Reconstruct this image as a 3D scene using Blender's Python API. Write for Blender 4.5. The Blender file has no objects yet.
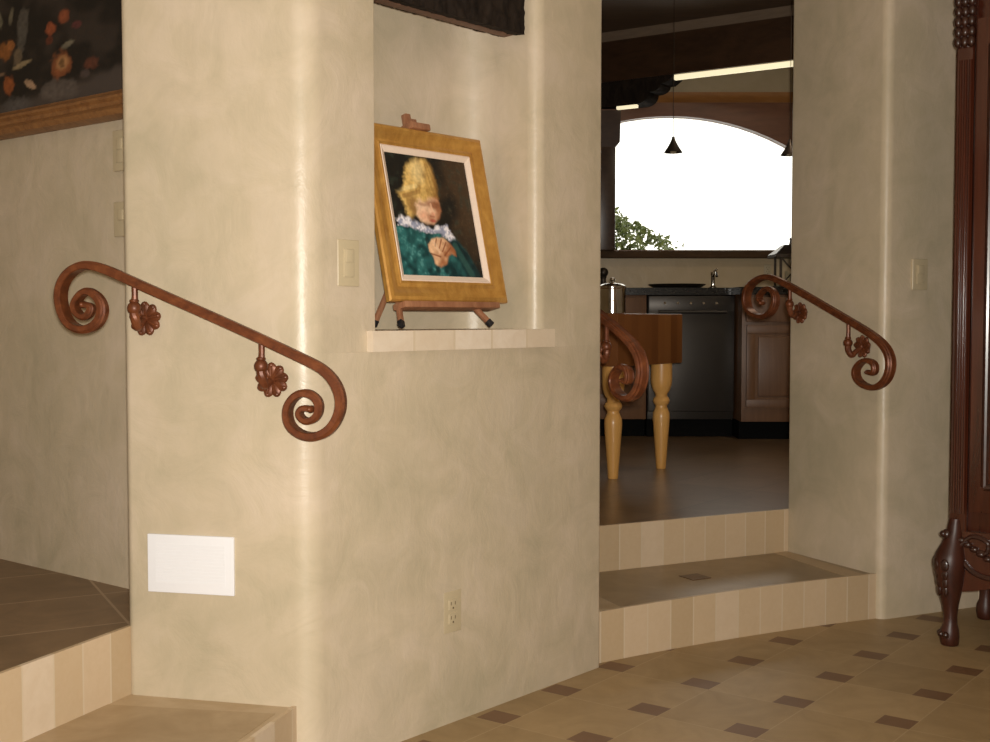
import bpy, bmesh, math, random
from mathutils import Vector, Matrix, noise
random.seed(7)
S = bpy.context.scene
COL = S.collection
PI = math.pi

# ------------------------------------------------------------------ materials
class NT:
    def __init__(self, name):
        self.m = bpy.data.materials.new(name); self.m.use_nodes = True
        self.t = self.m.node_tree; self.N = self.t.nodes; self.L = self.t.links
        self.b = self.N['Principled BSDF']
    def n(self, typ, **kw):
        x = self.N.new(typ)
        for k, v in kw.items(): setattr(x, k, v)
        return x
    def put(self, sock, v):
        if isinstance(v, bpy.types.NodeSocket): self.L.new(v, sock)
        elif v is not None:
            if isinstance(v, (tuple, list)) and len(v) == 3 and sock.type == 'RGBA': v = (*v, 1)
            sock.default_value = v
    def math(self, op, a, b=None, c=None):
        x = self.n('ShaderNodeMath', operation=op)
        self.put(x.inputs[0], a); self.put(x.inputs[1], b); self.put(x.inputs[2], c)
        return x.outputs[0]
    def mix(self, f, a, b, blend='MIX'):
        x = self.n('ShaderNodeMix', data_type='RGBA', blend_type=blend)
        self.put(x.inputs[0], f); self.put(x.inputs[6], a); self.put(x.inputs[7], b)
        return x.outputs[2]
    def pos(self):
        return self.n('ShaderNodeNewGeometry').outputs['Position']
    def obj(self):
        return self.n('ShaderNodeTexCoord').outputs['Object']
    def noise(self, vec, scale, detail=4, rough=.55, dist=0):
        x = self.n('ShaderNodeTexNoise'); self.put(x.inputs['Vector'], vec)
        x.inputs['Scale'].default_value = scale; x.inputs['Detail'].default_value = detail
        x.inputs['Roughness'].default_value = rough; x.inputs['Distortion'].default_value = dist
        return x.outputs['Fac']
    def scale(self, vec, s):
        x = self.n('ShaderNodeMapping'); self.put(x.inputs[0], vec); x.inputs['Scale'].default_value = s
        return x.outputs[0]
    def ramp(self, f, stops):
        x = self.n('ShaderNodeValToRGB'); self.put(x.inputs[0], f)
        e = x.color_ramp.elements
        while len(e) < len(stops): e.new(.5)
        for i, (p, c) in enumerate(stops):
            e[i].position = p; e[i].color = (*c, 1)
        return x.outputs[0]
    def bump(self, h, strength=.2, dist=.01):
        x = self.n('ShaderNodeBump'); x.inputs['Strength'].default_value = strength
        x.inputs['Distance'].default_value = dist; self.put(x.inputs['Height'], h)
        self.L.new(x.outputs[0], self.b.inputs['Normal'])
    def end(self, color=None, rough=.5, metal=0, spec=.5, coat=0):
        if color is not None: self.put(self.b.inputs['Base Color'], color)
        self.put(self.b.inputs['Roughness'], rough); self.put(self.b.inputs['Metallic'], metal)
        self.b.inputs['Specular IOR Level'].default_value = spec
        self.b.inputs['Coat Weight'].default_value = coat
        self.b.inputs['Coat Roughness'].default_value = .15
        return self.m

def plaster(name, c1, c2, c3, rough=.38):
    t = NT(name); p = t.pos()
    a = t.noise(p, 1.7, 5, .6, .6); b = t.noise(p, 6.5, 6, .65, 1.0)
    c = t.noise(t.scale(p, (1, 1, .45)), 14, 4, .6, .4)
    m1 = t.ramp(a, [(.33, c1), (.50, c2), (.66, c3)])
    m2 = t.ramp(b, [(.25, c1), (.5, c2), (.75, c3)])
    col = t.mix(.5, m1, m2)
    col = t.mix(t.math('MULTIPLY', t.math('SUBTRACT', c, .42), .35), col, tuple(x * .72 for x in c1))
    t.bump(t.math('ADD', b, t.math('MULTIPLY', c, .6)), .22, .012)
    r = t.math('ADD', t.math('MULTIPLY', b, .2), rough - .1)
    return t.end(col, r, 0, .45)

def stone(name, c1, c2, scale=6, rough=.4, stretch=(1, 1, 1), spec=.5):
    t = NT(name); p = t.scale(t.pos(), stretch)
    a = t.noise(p, scale, 6, .62, .8); b = t.noise(p, scale * 6, 4, .6)
    col = t.mix(t.ramp(a, [(.3, (0, 0, 0)), (.7, (1, 1, 1))]), c1, c2)
    col = t.mix(t.math('MULTIPLY', b, .3), col, tuple(x * .6 for x in c1))
    t.bump(b, .08, .004)
    return t.end(col, rough, 0, spec)

def lattice(t, org, ang, pitch):
    """tile coordinates on a turned square lattice"""
    p = t.pos(); sx = t.n('ShaderNodeSeparateXYZ'); t.L.new(p, sx.inputs[0])
    x = t.math('SUBTRACT', sx.outputs[0], org[0]); y = t.math('SUBTRACT', sx.outputs[1], org[1])
    if isinstance(ang, tuple): (ia, ib), (ja, jb) = ang
    else: c, s = math.cos(ang) / pitch, math.sin(ang) / pitch; ia, ib, ja, jb = c, s, -s, c
    i = t.math('ADD', t.math('MULTIPLY', x, ia), t.math('MULTIPLY', y, ib))
    j = t.math('ADD', t.math('MULTIPLY', x, ja), t.math('MULTIPLY', y, jb))
    return p, i, j

def tile_floor(name, org, ang, pitch, half, c1, c2, cdot, cgrout, rough, gw=.006, dots=True):
    t = NT(name); p, i, j = lattice(t, org, ang, pitch); hi, hj = half if isinstance(half, tuple) else (half, half)
    def near(v):                                   # signed distance from nearest lattice line
        return t.math('SUBTRACT', t.math('FRACT', t.math('ADD', v, .5)), .5)
    fi, fj = near(i), near(j)
    cell = t.n('ShaderNodeCombineXYZ')
    t.L.new(t.math('FLOOR', t.math('SUBTRACT', i, hi)), cell.inputs[0])
    t.L.new(t.math('FLOOR', t.math('SUBTRACT', j, hj)), cell.inputs[1])
    wn = t.n('ShaderNodeTexWhiteNoise'); t.L.new(cell.outputs[0], wn.inputs[0])
    n1 = t.noise(p, 5, 6, .65, 1.2); n2 = t.noise(p, 28, 4, .6)
    f = t.math('ADD', t.math('MULTIPLY', n1, .9), t.math('MULTIPLY', t.math('SUBTRACT', wn.outputs[0], .5), .3))
    col = t.mix(t.ramp(f, [(.22, (0, 0, 0)), (.72, (1, 1, 1))]), c1, c2)
    col = t.mix(t.math('MULTIPLY', n2, .22), col, tuple(v * .55 for v in c1))
    gi = t.math('LESS_THAN', t.math('ABSOLUTE', t.math('SUBTRACT', fi, hi)), gw)
    gj = t.math('LESS_THAN', t.math('ABSOLUTE', t.math('SUBTRACT', fj, hj)), gw)
    g = t.math('MAXIMUM', gi, gj)
    if dots:
        dd = t.math('MULTIPLY', t.math('LESS_THAN', t.math('ABSOLUTE', fi), hi), t.math('LESS_THAN', t.math('ABSOLUTE', fj), hj))
        col = t.mix(t.math('MULTIPLY', g, .55), col, cgrout)
        dcol = t.mix(n1, cdot, tuple(v * 1.7 for v in cdot))
        col = t.mix(dd, col, dcol)
    else:
        col = t.mix(t.math('MULTIPLY', g, .8), col, cgrout)
    t.bump(t.math('SUBTRACT', 1, g), .15, .003)
    return t.end(col, rough, 0, .5)

def riser_tiles(name, w):
    """upright travertine tiles, laid by the u,v of the mesh (metres along the riser)"""
    t = NT(name); uv = t.n('ShaderNodeUVMap'); uv.uv_map = 'UVMap'
    sx = t.n('ShaderNodeSeparateXYZ'); t.L.new(uv.outputs[0], sx.inputs[0])
    k = t.math('DIVIDE', sx.outputs[0], w)
    wn = t.n('ShaderNodeTexWhiteNoise', noise_dimensions='1D'); t.L.new(t.math('FLOOR', k), wn.inputs['W'])
    p = t.pos(); n1 = t.noise(p, 22, 5, .65, .6); n2 = t.noise(p, 70, 3)
    base = t.ramp(wn.outputs[0], [(0, (.47, .345, .205)), (.3, (.52, .385, .235)), (.6, (.58, .44, .285)), (.90, (.62, .48, .33)), (1, (.74, .64, .52))])
    col = t.mix(t.math('MULTIPLY', n1, .6), base, (.47, .33, .19))
    col = t.mix(t.math('MULTIPLY', n2, .18), col, (.72, .6, .46))
    fr = t.math('FRACT', k)
    g = t.math('LESS_THAN', t.math('ABSOLUTE', t.math('SUBTRACT', fr, .5)), .475)
    col = t.mix(g, (.60, .49, .35), col)
    t.bump(g, .15, .003)
    return t.end(col, .42, 0, .45)

def wood(name, c1, c2, scale=8, rough=.35, stretch=(1, 1, .08), coat=.0, spec=.5):
    t = NT(name); p = t.scale(t.obj(), stretch)
    a = t.noise(p, scale, 6, .65, 1.5); b = t.noise(p, scale * 5, 4, .6, .4)
    f = t.math('ADD', t.math('MULTIPLY', a, .7), t.math('MULTIPLY', b, .3))
    col = t.mix(t.ramp(f, [(.32, (0, 0, 0)), (.66, (1, 1, 1))]), c1, c2)
    t.bump(b, .06, .003)
    return t.end(col, rough, 0, spec, coat)

def plain(name, c, rough=.5, metal=0, var=.12, scale=25, spec=.5, coat=0):
    t = NT(name); a = t.noise(t.pos(), scale, 4, .6)
    col = t.mix(a, tuple(v * (1 - var) for v in c), tuple(min(1, v * (1 + var)) for v in c))
    return t.end(col, rough, metal, spec, coat)

def painted(name, rough=.45):
    t = NT(name); a = t.n('ShaderNodeVertexColor'); a.layer_name = 'paint'
    t.bump(t.noise(t.pos(), 160, 3, .6), .12, .002)
    return t.end(a.outputs[0], rough, 0, .3)

def rust(name):
    t = NT(name); p = t.pos()
    a = t.noise(p, 30, 5, .65, .5); b = t.noise(p, 110, 4, .6)
    col = t.ramp(a, [(.25, (.060, .018, .007)), (.5, (.155, .043, .014)), (.75, (.26, .082, .026))])
    col = t.mix(t.math('MULTIPLY', b, .35), col, (.11, .035, .015))
    t.bump(b, .12, .002)
    return t.end(col, .42, .25, .5)

M = {}
M['plaster'] = plaster('venetian_plaster', (.42, .365, .25), (.545, .455, .325), (.64, .53, .415))
M['plaster_plain'] = plaster('kitchen_plaster', (.50, .38, .22), (.56, .43, .26), (.60, .47, .30))
M['ceiling'] = plaster('ceiling_plaster', (.6, .5, .38), (.66, .56, .43), (.7, .6, .48), .7)
LANG = math.radians(-126.9)
M['floor'] = tile_floor('travertine_floor', (.393, 3.846), ((-1.900, -2.605), (2.616, -2.038)), 1, (.135, .16), (.30, .20, .092), (.44, .305, .155), (.125, .066, .032), (.46, .34, .2), .46)
M['floor_kitchen'] = tile_floor('slate_floor', (.5, 6.0), LANG, .42, .02, (.18, .112, .062), (.29, .19, .11), (.1, .06, .03), (.12, .085, .055), .3, .008, False)
M['floor_passage'] = tile_floor('slate_passage_floor', (-1.28, 2.92), math.radians(28), .36, .02, (.15, .09, .044), (.27, .168, .088), (.1, .06, .03), (.38, .27, .17), .45, .01, False)
M['tread'] = stone('tread_stone', (.21, .135, .06), (.34, .23, .12), 4, .3)
M['tread_pale'] = stone('pale_tread_stone', (.42, .29, .155), (.55, .42, .27), 5, .4)
M['tread_mid'] = stone('tan_tread_stone', (.34, .23, .12), (.47, .34, .20), 5, .4)
M['inlay'] = stone('brown_inlay_stone', (.075, .035, .018), (.15, .08, .04), 20, .35)
M['riser'] = riser_tiles('riser_travertine', .1)
M['ledge'] = riser_tiles('ledge_travertine', .155)
M['ledge'].node_tree.nodes['Color Ramp'].color_ramp.elements[0].color = (.62, .52, .40, 1)
for _e in M['ledge'].node_tree.nodes['Color Ramp'].color_ramp.elements: _e.color = (.70 + _e.position * .1, .60 + _e.position * .11, .47 + _e.position * .13, 1)
M['iron'] = rust('rust_brown_iron')
M['rough_beam'] = stone('rough_dark_timber', (.009, .006, .0045), (.034, .023, .016), 24, .85, (1, 1, .4), .15)
M['rough_edge'] = wood('sawn_dark_timber', (.09, .04, .022), (.2, .1, .06), 20, .6, (1, 1, 1))
M['gold'] = wood('gold_leaf_frame', (.42, .19, .035), (.66, .36, .085), 14, .36, (1, 1, .5), .2)
M['gold'].node_tree.nodes['Principled BSDF'].inputs['Metallic'].default_value = .35
M['liner'] = plain('pale_linen_liner', (.80, .64, .52), .7, 0, .08, 90)
M['paint'] = painted('oil_paint')
M['paint_dark'] = painted('old_oil_paint', .5)
M['easel'] = wood('red_brown_easel_wood', (.22, .085, .04), (.40, .19, .10), 18, .45)
M['rubber'] = plain('black_rubber', (.012, .012, .014), .5)
M['old_frame'] = wood('brown_gilt_frame', (.15, .058, .02), (.33, .155, .05), 20, .45, (1, 1, 1))
M['ivory'] = plain('ivory_plastic', (.50, .415, .27), .38, 0, .04, 40)
M['ivory_dark'] = plain('shadowed_slot', (.12, .09, .05), .6)
M['white'] = plain('white_enamel', (.80, .805, .84), .45, 0, .02, 60)
M['mahogany'] = wood('mahogany_gloss', (.030, .0075, .004), (.085, .020, .009), 9, .22, (1, 1, .07), .4)
M['mahogany_dark'] = wood('carved_mahogany', (.018, .006, .004), (.05, .016, .009), 16, .3, (1, 1, .5), .2)
M['leg_wood'] = wood('dark_leg_mahogany', (.024, .0065, .0035), (.070, .017, .008), 9, .42, (1, 1, .3), 0)
M['brass'] = plain('worn_brass', (.55, .36, .12), .3, .9)
M['beam'] = wood('dark_ceiling_timber', (.035, .018, .010), (.075, .038, .020), 8, .3, (.3, .3, 1), 0, .5)
M['ceil_wood'] = wood('dark_ceiling_boards', (.10, .062, .036), (.15, .095, .056), 5, .7, (.3, 3, 1))
M['trim_wood'] = wood('grey_brown_trim', (.17, .12, .08), (.24, .17, .115), 8, .6, (.3, .3, 1))
M['window_wood'] = wood('red_brown_window_wood', (.14, .05, .022), (.22, .085, .038), 9, .4, (.2, 1, 1))
M['sill'] = wood('dark_brown_sill', (.055, .03, .014), (.10, .055, .025), 9, .7, (.2, 1, 1), 0, .2)
M['moulding'] = wood('orange_brown_moulding', (.30, .125, .035), (.44, .20, .06), 9, .4, (.2, 1, 1))
M['cherry'] = wood('cherry_cabinet', (.12, .055, .025), (.20, .098, .045), 9, .4, (1, 1, .08))
M['maple'] = wood('golden_maple', (.66, .33, .085), (.80, .45, .14), 9, .35, (1, 1, .1), .2)
M['counter'] = stone('black_granite', (.010, .010, .010), (.035, .032, .03), 60, .2)
M['steel_dark'] = plain('dark_stainless', (.055, .048, .042), .35, .6, .1, 8)
M['black'] = plain('black_kick', (.005, .005, .005), .8, spec=.1)
M['chrome'] = plain('polished_steel', (.75, .72, .68), .12, 1, .03)
M['bronze'] = plain('dark_bronze', (.06, .045, .034), .4, .6)
M['glass_dark'] = plain('smoked_glass', (.05, .06, .05), .1, 0, .1)
M['bark'] = wood('shrub_bark', (.08, .05, .03), (.16, .1, .06), 20, .8)

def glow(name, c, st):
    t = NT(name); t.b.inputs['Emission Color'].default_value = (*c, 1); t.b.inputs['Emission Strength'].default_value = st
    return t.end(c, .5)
M['strip'] = glow('painted_beam_glare', (1, .88, .58), .85)  # emission stands in for daylight on the undersides of beam and corbel
def stave_wood():
    t = NT('butcher_block_staves'); p = t.obj()
    r = t.n('ShaderNodeMapping'); t.put(r.inputs[0], p); r.inputs['Rotation'].default_value = (0, 0, -math.atan2(.804, .594))
    sx = t.n('ShaderNodeSeparateXYZ'); t.L.new(r.outputs[0], sx.inputs[0])
    cx = t.n('ShaderNodeCombineXYZ')
    t.L.new(t.math('FLOOR', t.math('DIVIDE', sx.outputs[0], .068)), cx.inputs[0])
    t.L.new(t.math('FLOOR', t.math('DIVIDE', sx.outputs[1], .068)), cx.inputs[1])
    wn = t.n('ShaderNodeTexWhiteNoise'); t.L.new(cx.outputs[0], wn.inputs[0])
    g = t.noise(t.scale(p, (1, 1, .1)), 30, 5, .6, .8)
    col = t.ramp(wn.outputs[0], [(0, (.19, .065, .018)), (.5, (.27, .10, .028)), (1, (.38, .16, .045))])
    col = t.mix(t.math('MULTIPLY', g, .45), col, (.17, .065, .02))
    return t.end(col, .38, 0, .5, .15)
M['staves'] = stave_wood()

def pane_glass():
    t = NT('clear_window_glass'); t.N.remove(t.b)
    tr = t.n('ShaderNodeBsdfTransparent'); tr.inputs[0].default_value = (.97, .98, .97, 1)
    gl = t.n('ShaderNodeBsdfGlossy'); gl.inputs['Roughness'].default_value = .02
    fr = t.n('ShaderNodeFresnel'); fr.inputs[0].default_value = 1.3
    mx = t.n('ShaderNodeMixShader'); t.L.new(fr.outputs[0], mx.inputs[0])
    t.L.new(tr.outputs[0], mx.inputs[1]); t.L.new(gl.outputs[0], mx.inputs[2])
    t.L.new(mx.outputs[0], t.N['Material Output'].inputs[0])
    return t.m
M['glass'] = pane_glass()

def leaf_mat():
    t = NT('shrub_leaf'); a = t.noise(t.pos(), 30, 2)
    col = t.mix(a, (.03, .055, .008), (.13, .17, .03))
    t.b.inputs['Subsurface Weight'].default_value = 0
    return t.end(col, .5)
M['leaf'] = leaf_mat()

# ------------------------------------------------------------------ mesh helpers
def rounded(poly, default=0.0):
    """plan polygon with (x, y[, r]) corners -> fine polygon with rounded corners"""
    out = []; n = len(poly)
    for k in range(n):
        p = Vector(poly[k][:2]); r = poly[k][2] if len(poly[k]) > 2 else default
        if r <= 0: out.append((p.x, p.y)); continue
        a = (Vector(poly[k - 1][:2]) - p).normalized(); b = (Vector(poly[(k + 1) % n][:2]) - p).normalized()
        th = a.angle(b) / 2; d = r / math.tan(th)
        c = p + (a + b).normalized() * (r / math.sin(th))
        s = p + a * d - c; e = p + b * d - c
        a0 = math.atan2(s.y, s.x); a1 = math.atan2(e.y, e.x); da = (a1 - a0 + PI) % (2 * PI) - PI
        for q in range(11):
            an = a0 + da * q / 10; out.append((c.x + r * math.cos(an), c.y + r * math.sin(an)))
    return out

class MB:
    def __init__(self): self.v = []; self.f = []; self.uv = {}
    def add(self, vs, fs):
        o = len(self.v); self.v += [Vector(p) for p in vs]; self.f += [tuple(i + o for i in f) for f in fs]; return self
    def prism(self, poly, z0, z1):
        n = len(poly)
        return self.add([(x, y, z0) for x, y in poly] + [(x, y, z1) for x, y in poly],
            [tuple(range(n))[::-1], tuple(range(n, 2 * n))] + [(i, (i + 1) % n, n + (i + 1) % n, n + i) for i in range(n)])
    def extrude(self, loop, vec):
        n = len(loop); vec = Vector(vec); a = [Vector(p) for p in loop]
        return self.add(a + [p + vec for p in a], [tuple(range(n))[::-1], tuple(range(n, 2 * n))] + [(i, (i + 1) % n, n + (i + 1) % n, n + i) for i in range(n)])
    def box(self, c, u, dims, bev=0, seg=2, w=(0, 0, 1)):
        """box centred at c, first axis u (3-D), third axis w, sizes dims, bevelled"""
        u = Vector(u if len(u) == 3 else (*u, 0)).normalized(); w = Vector(w); w = (w - u * w.dot(u)).normalized(); v = w.cross(u)
        bm = bmesh.new(); bmesh.ops.create_cube(bm, size=1)
        for x in bm.verts: x.co = Vector((x.co.x * dims[0], x.co.y * dims[1], x.co.z * dims[2]))
        if bev: bmesh.ops.bevel(bm, geom=bm.edges[:], offset=bev, segments=seg, affect='EDGES', profile=.6)
        c = Vector(c); bm.verts.index_update()
        self.add([c + u * x.co.x + v * x.co.y + w * x.co.z for x in bm.verts], [tuple(q.index for q in f.verts) for f in bm.faces]); bm.free(); return self
    def sweep(self, path, frames, profs, cap=True):
        """path points, frames [(a, b)], profs: list of 2-D profile per point"""
        n = len(profs[0]); vs = []
        for p, (a, b), pr in zip(path, frames, profs): vs += [p + a * x + b * y for x, y in pr]
        fs = []
        for i in range(len(path) - 1):
            for k in range(n): fs.append((i * n + k, i * n + (k + 1) % n, (i + 1) * n + (k + 1) % n, (i + 1) * n + k))
        if cap: fs += [tuple(range(n))[::-1], tuple((len(path) - 1) * n + k for k in range(n))]
        return self.add(vs, fs)
    def tube(self, path, r, seg=12):
        path = [Vector(p) for p in path]; rs = r if isinstance(r, (list, tuple)) else [r] * len(path)
        fr = []; ref = Vector((.31, .2, .93))
        for i in range(len(path)):
            t = (path[min(i + 1, len(path) - 1)] - path[max(i - 1, 0)]).normalized()
            a = t.cross(ref)
            if a.length < 1e-3: a = t.cross(Vector((1, 0, 0)))
            a.normalize(); b = t.cross(a); ref = a.cross(t) if False else ref; fr.append((a, b))
        return self.sweep(path, fr, [[(q * math.cos(2 * PI * k / seg), q * math.sin(2 * PI * k / seg)) for k in range(seg)] for q in rs])
    def lathe(self, prof, c=(0, 0, 0), seg=28, ax=(0, 0, 1)):
        """prof [(r, h)] turned about axis ax through c"""
        ax = Vector(ax).normalized(); a = ax.orthogonal().normalized(); b = ax.cross(a); c = Vector(c)
        return self.sweep([c + ax * h for r, h in prof], [(a, b)] * len(prof), [[(max(r, 1e-4) * math.cos(2 * PI * k / seg), max(r, 1e-4) * math.sin(2 * PI * k / seg)) for k in range(seg)] for r, h in prof])
    def ball(self, c, r, ax=(0, 0, 1), sc=(1, 1, 1), seg=16):
        ax = Vector(ax).normalized(); a = ax.orthogonal().normalized(); b = ax.cross(a); c = Vector(c)
        pr = [(math.sin(PI * k / 10), -math.cos(PI * k / 10)) for k in range(11)]
        return self.sweep([c + ax * h * r * sc[2] for q, h in pr], [(a, b)] * 11, [[(max(q, .01) * r * sc[0] * math.cos(2 * PI * k / seg), max(q, .01) * r * sc[1] * math.sin(2 * PI * k / seg)) for k in range(seg)] for q, h in pr])
    def ell(self, c, ax, ay, az):
        """ellipsoid with half-axis vectors"""
        c, ax, ay, az = map(Vector, (c, ax, ay, az)); seg = 12; vs = []; fs = []
        for i in range(9):
            th = PI * i / 8; q = max(math.sin(th), .02)
            for k in range(seg):
                ph = 2 * PI * k / seg; vs.append(c + ax * (-math.cos(th)) + ay * (q * math.cos(ph)) + az * (q * math.sin(ph)))
        for i in range(8):
            for k in range(seg): fs.append((i * seg + k, i * seg + (k + 1) % seg, (i + 1) * seg + (k + 1) % seg, (i + 1) * seg + k))
        fs += [tuple(range(seg))[::-1], tuple(8 * seg + k for k in range(seg))]
        return self.add(vs, fs)
    def build(self, name, mat, parent=None, smooth=35, uvs=None, cols=None):
        o0 = Vector((0, 0, 0))
        q = parent
        while q is not None: o0 += q.location; q = q.parent
        me = bpy.data.meshes.new(name); me.from_pydata([tuple(p - o0) for p in self.v], [], self.f)
        if cols is None:
            bm = bmesh.new(); bm.from_mesh(me); bmesh.ops.recalc_face_normals(bm, faces=bm.faces[:]); bm.to_mesh(me); bm.free()
        if uvs:
            l = me.uv_layers.new(name='UVMap')
            for lp in me.loops: l.data[lp.index].uv = uvs(self.v[lp.vertex_index])
        if cols:
            a = me.color_attributes.new('paint', 'FLOAT_COLOR', 'POINT')
            for i, c in enumerate(cols): a.data[i].color = (*c, 1)
        me.materials.append(mat)
        if smooth: me.shade_smooth(); me.set_sharp_from_angle(angle=math.radians(smooth))
        o = bpy.data.objects.new(name, me); COL.objects.link(o)
        if parent is not None: o.parent = parent
        return o

def empty(name, loc, label, cat, group=None):
    o = bpy.data.objects.new(name, None); COL.objects.link(o); o.location = loc; o.empty_display_size = .05
    o['label'] = label; o['category'] = cat
    if group: o['group'] = group
    return o
def tag(o, label, cat, group=None):
    o['label'] = label; o['category'] = cat
    if group: o['group'] = group
    return o
def struct(o):
    o['kind'] = 'structure'; return o
def lab(o, text): o['label'] = text; return o
def catmull(pts, n=8):
    pts = [Vector(p) for p in pts]; P = [2 * pts[0] - pts[1]] + pts + [2 * pts[-1] - pts[-2]]; out = []
    for i in range(1, len(P) - 2):
        a, b, c, d = P[i - 1:i + 3]
        for k in range(n):
            t = k / n
            out.append(.5 * (2 * b + (c - a) * t + (2 * a - 5 * b + 4 * c - d) * t * t + (3 * b - a - 3 * c + d) * t ** 3))
    return out + [pts[-1]]

# ------------------------------------------------------------------ plan of the place (metres)
A = Vector((-.935, 3.036)); B = Vector((-.465, 2.928))          # stub wall face with the left handrail
C = Vector((.34, 3.843)); C2 = Vector((.128, 4.296))             # doorway, left jamb
J = Vector((1.442, 4.449)); JE = Vector((1.205, 4.935))          # doorway, right jamb
P = Vector((-.80, 3.265)); K = Vector((1.894, 4.66))             # passage end, corner behind the armoire
fd = Vector((.6605, .7508)); fi = Vector((-.7508, .6605))        # along the niche wall, into it
NL = Vector((-.309, 3.107)); NR = NL + fd * .656; ND = .262
CEIL = 3.2
def W(s, e, z):                                                   # point on / in the niche wall
    p = NL + fd * s + fi * e; return Vector((p.x, p.y, z))
def v3(p, z): return Vector((p[0], p[1], z))

# ------------------------------------------------------------------ setting
outer = [(A.x - .017, A.y + .004, .022), (B.x + .012, B.y - .006, .075)]
tail = [(C.x, C.y, .016), (C2.x, C2.y, .03), (-.75, 4.30), (P.x, P.y)]
nl, nr = NL, NR; a_, b_ = NL + fi * ND, NR + fi * ND
m = MB()
m.prism(rounded(outer + tail), 0, 1.043)
m.prism(rounded(outer + [(nl.x, nl.y, .004), (a_.x, a_.y, .012), (b_.x, b_.y, .10), (nr.x, nr.y, .04)] + tail), 1.043, 2.2)
m.prism(rounded(outer + tail), 2.2, CEIL)
struct(m.build('wall_front', M['plaster']))
m = MB().prism(rounded([(J.x, J.y, .035), (K.x, K.y), (3.654, 3.34), (4.4, 3.34), (4.4, 6.3), (JE.x, JE.y, .02)]), 0, CEIL)
struct(m.build('wall_right', M['plaster']))
m = MB().prism([(C.x - .02, C.y - .02), (J.x, J.y), (JE.x, JE.y), (C2.x, C2.y)], 2.8, CEIL)
struct(m.build('wall_header', M['plaster']))
off = Vector((.62, .785)) * .15
Q = Vector((-3.2, 5.163))
m = MB().prism([tuple(P), tuple(P + off), tuple(Q + off), tuple(Q)], 0, CEIL)
struct(m.build('wall_left', M['plaster']))
struct(MB().prism([(-3.2, -2.5), (-3.2, 5.4), (-3.35, 5.4), (-3.35, -2.65)], 0, CEIL).build('wall_far_left', M['plaster']))
struct(MB().prism([(-3.35, -2.5), (3.8, -2.5), (3.8, -2.65), (-3.35, -2.65)], 0, CEIL).build('wall_behind', M['plaster']))
struct(MB().prism([(3.654, -2.5), (3.654, 3.6), (3.8, 3.6), (3.8, -2.5)], 0, CEIL).build('wall_far_right', M['plaster']))
struct(MB().box((.5, 3.1, -.05), (1, 0), (8.2, 11.6, .1)).build('floor', M['floor']))
struct(MB().prism([(-3.35, -2.65), (4.5, -2.65), (4.5, 5.0), (1.3, 5.0), (.1, 4.35), (-1, 4.35), (-3.35, 5.4)], CEIL, CEIL + .1).build('ceiling', M['ceiling']))
struct(MB().prism([(.05, 4.28), (1.33, 4.9), (4.5, 6.2), (4.5, 8.9), (-.85, 8.9), (-.85, 4.28)], 3.1, 3.19).build('ceiling_kitchen', M['ceil_wood']))

# raised kitchen floor, its step, and the steps to the passage
def strip(name, path, z0, z1, t, mat, parent, u0=0):
    """riser facing: a thin band along a plan path, u,v in metres"""
    pts = [Vector(p) for p in path]; nn = []
    for i in range(len(pts)):
        d = (pts[min(i + 1, len(pts) - 1)] - pts[max(i - 1, 0)]).normalized(); nn.append(Vector((d.y, -d.x)))
    loop = [tuple(p + n_ * t) for p, n_ in zip(pts, nn)] + [tuple(p) for p in pts[::-1]]
    mb = MB().prism(loop, z0, z1); p0 = pts[0]; d0 = (pts[-1] - pts[0]).normalized()
    return mb.build(name, mat, parent, 30, uvs=lambda v: (u0 + (Vector((v.x, v.y)) - p0).dot(d0), v.z))

kf = struct(MB().prism([(.05, 4.362), (1.26, 4.962), (4.4, 6.35), (4.4, 8.6), (-.75, 8.6), (-.75, 4.30)], 0, .338).build('floor_kitchen', M['floor_kitchen']))
strip('riser_tile', [(.10, 4.386), (1.235, 4.949)], 0, .342, .012, M['riser'], kf, .085)
arc = []
for k in range(13):
    q = k / 12; p = Vector((.30, 3.872)).lerp(Vector((1.44, 4.488)), q); nrm = Vector((-.475, .88)); p += nrm * (.034 * 4 * q * (1 - q)); arc.append((p.x, p.y))
st = struct(MB().prism(arc + [(1.25, 4.96), (.06, 4.37)], 0, .166).build('step', M['tread']))
lab(st, 'lower stone step up to the kitchen doorway')
strip('riser_tile', arc, 0, .17, .012, M['riser'], st, .052)
MB().box((.745, 4.431, .1665), (.88, .475), (.085, .085, .003)).build('tread_inlay', M['inlay'], st)
# pale border tiles along the right end and the front of the tread
MB().prism([(1.385, 4.478), (1.20, 4.93), (1.14, 4.90), (1.31, 4.437)], .16, .1675).build('border_tile', M['tread_pale'], st)
MB().prism([(.29, 3.888), (.42, 3.96), (.25, 4.40), (.10, 4.36)], .16, .1672).build('border_tile', M['tread_pale'], st)

sl = struct(MB().prism([(-.495, 2.965), (-.95, 1.3), (-1.64, 1.3), (-.93, 3.08)], 0, .166).build('step_passage', M['tread_pale']))
lab(sl, 'lower stone step at the foot of the passage on the left')
strip('riser_tile', [(-.95, 1.3), (-.498, 2.953)], 0, .17, .012, M['riser'], sl, .03)
MB().prism([(-.535, 2.885), (-.93, 1.45), (-1.56, 1.45), (-.97, 2.955)], .16, .1668).build('tread_tile', M['tread_mid'], sl)
pf = struct(MB().prism([(-.942, 3.06), (-1.638, 1.3), (-3.2, 1.3), (-3.2, 5.17), (-.79, 3.275)], 0, .338).build('floor_passage', M['floor_passage']))
strip('riser_tile', [(-1.638, 1.3), (-.942, 3.05)], 0, .342, .012, M['riser'], pf, .0)

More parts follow.
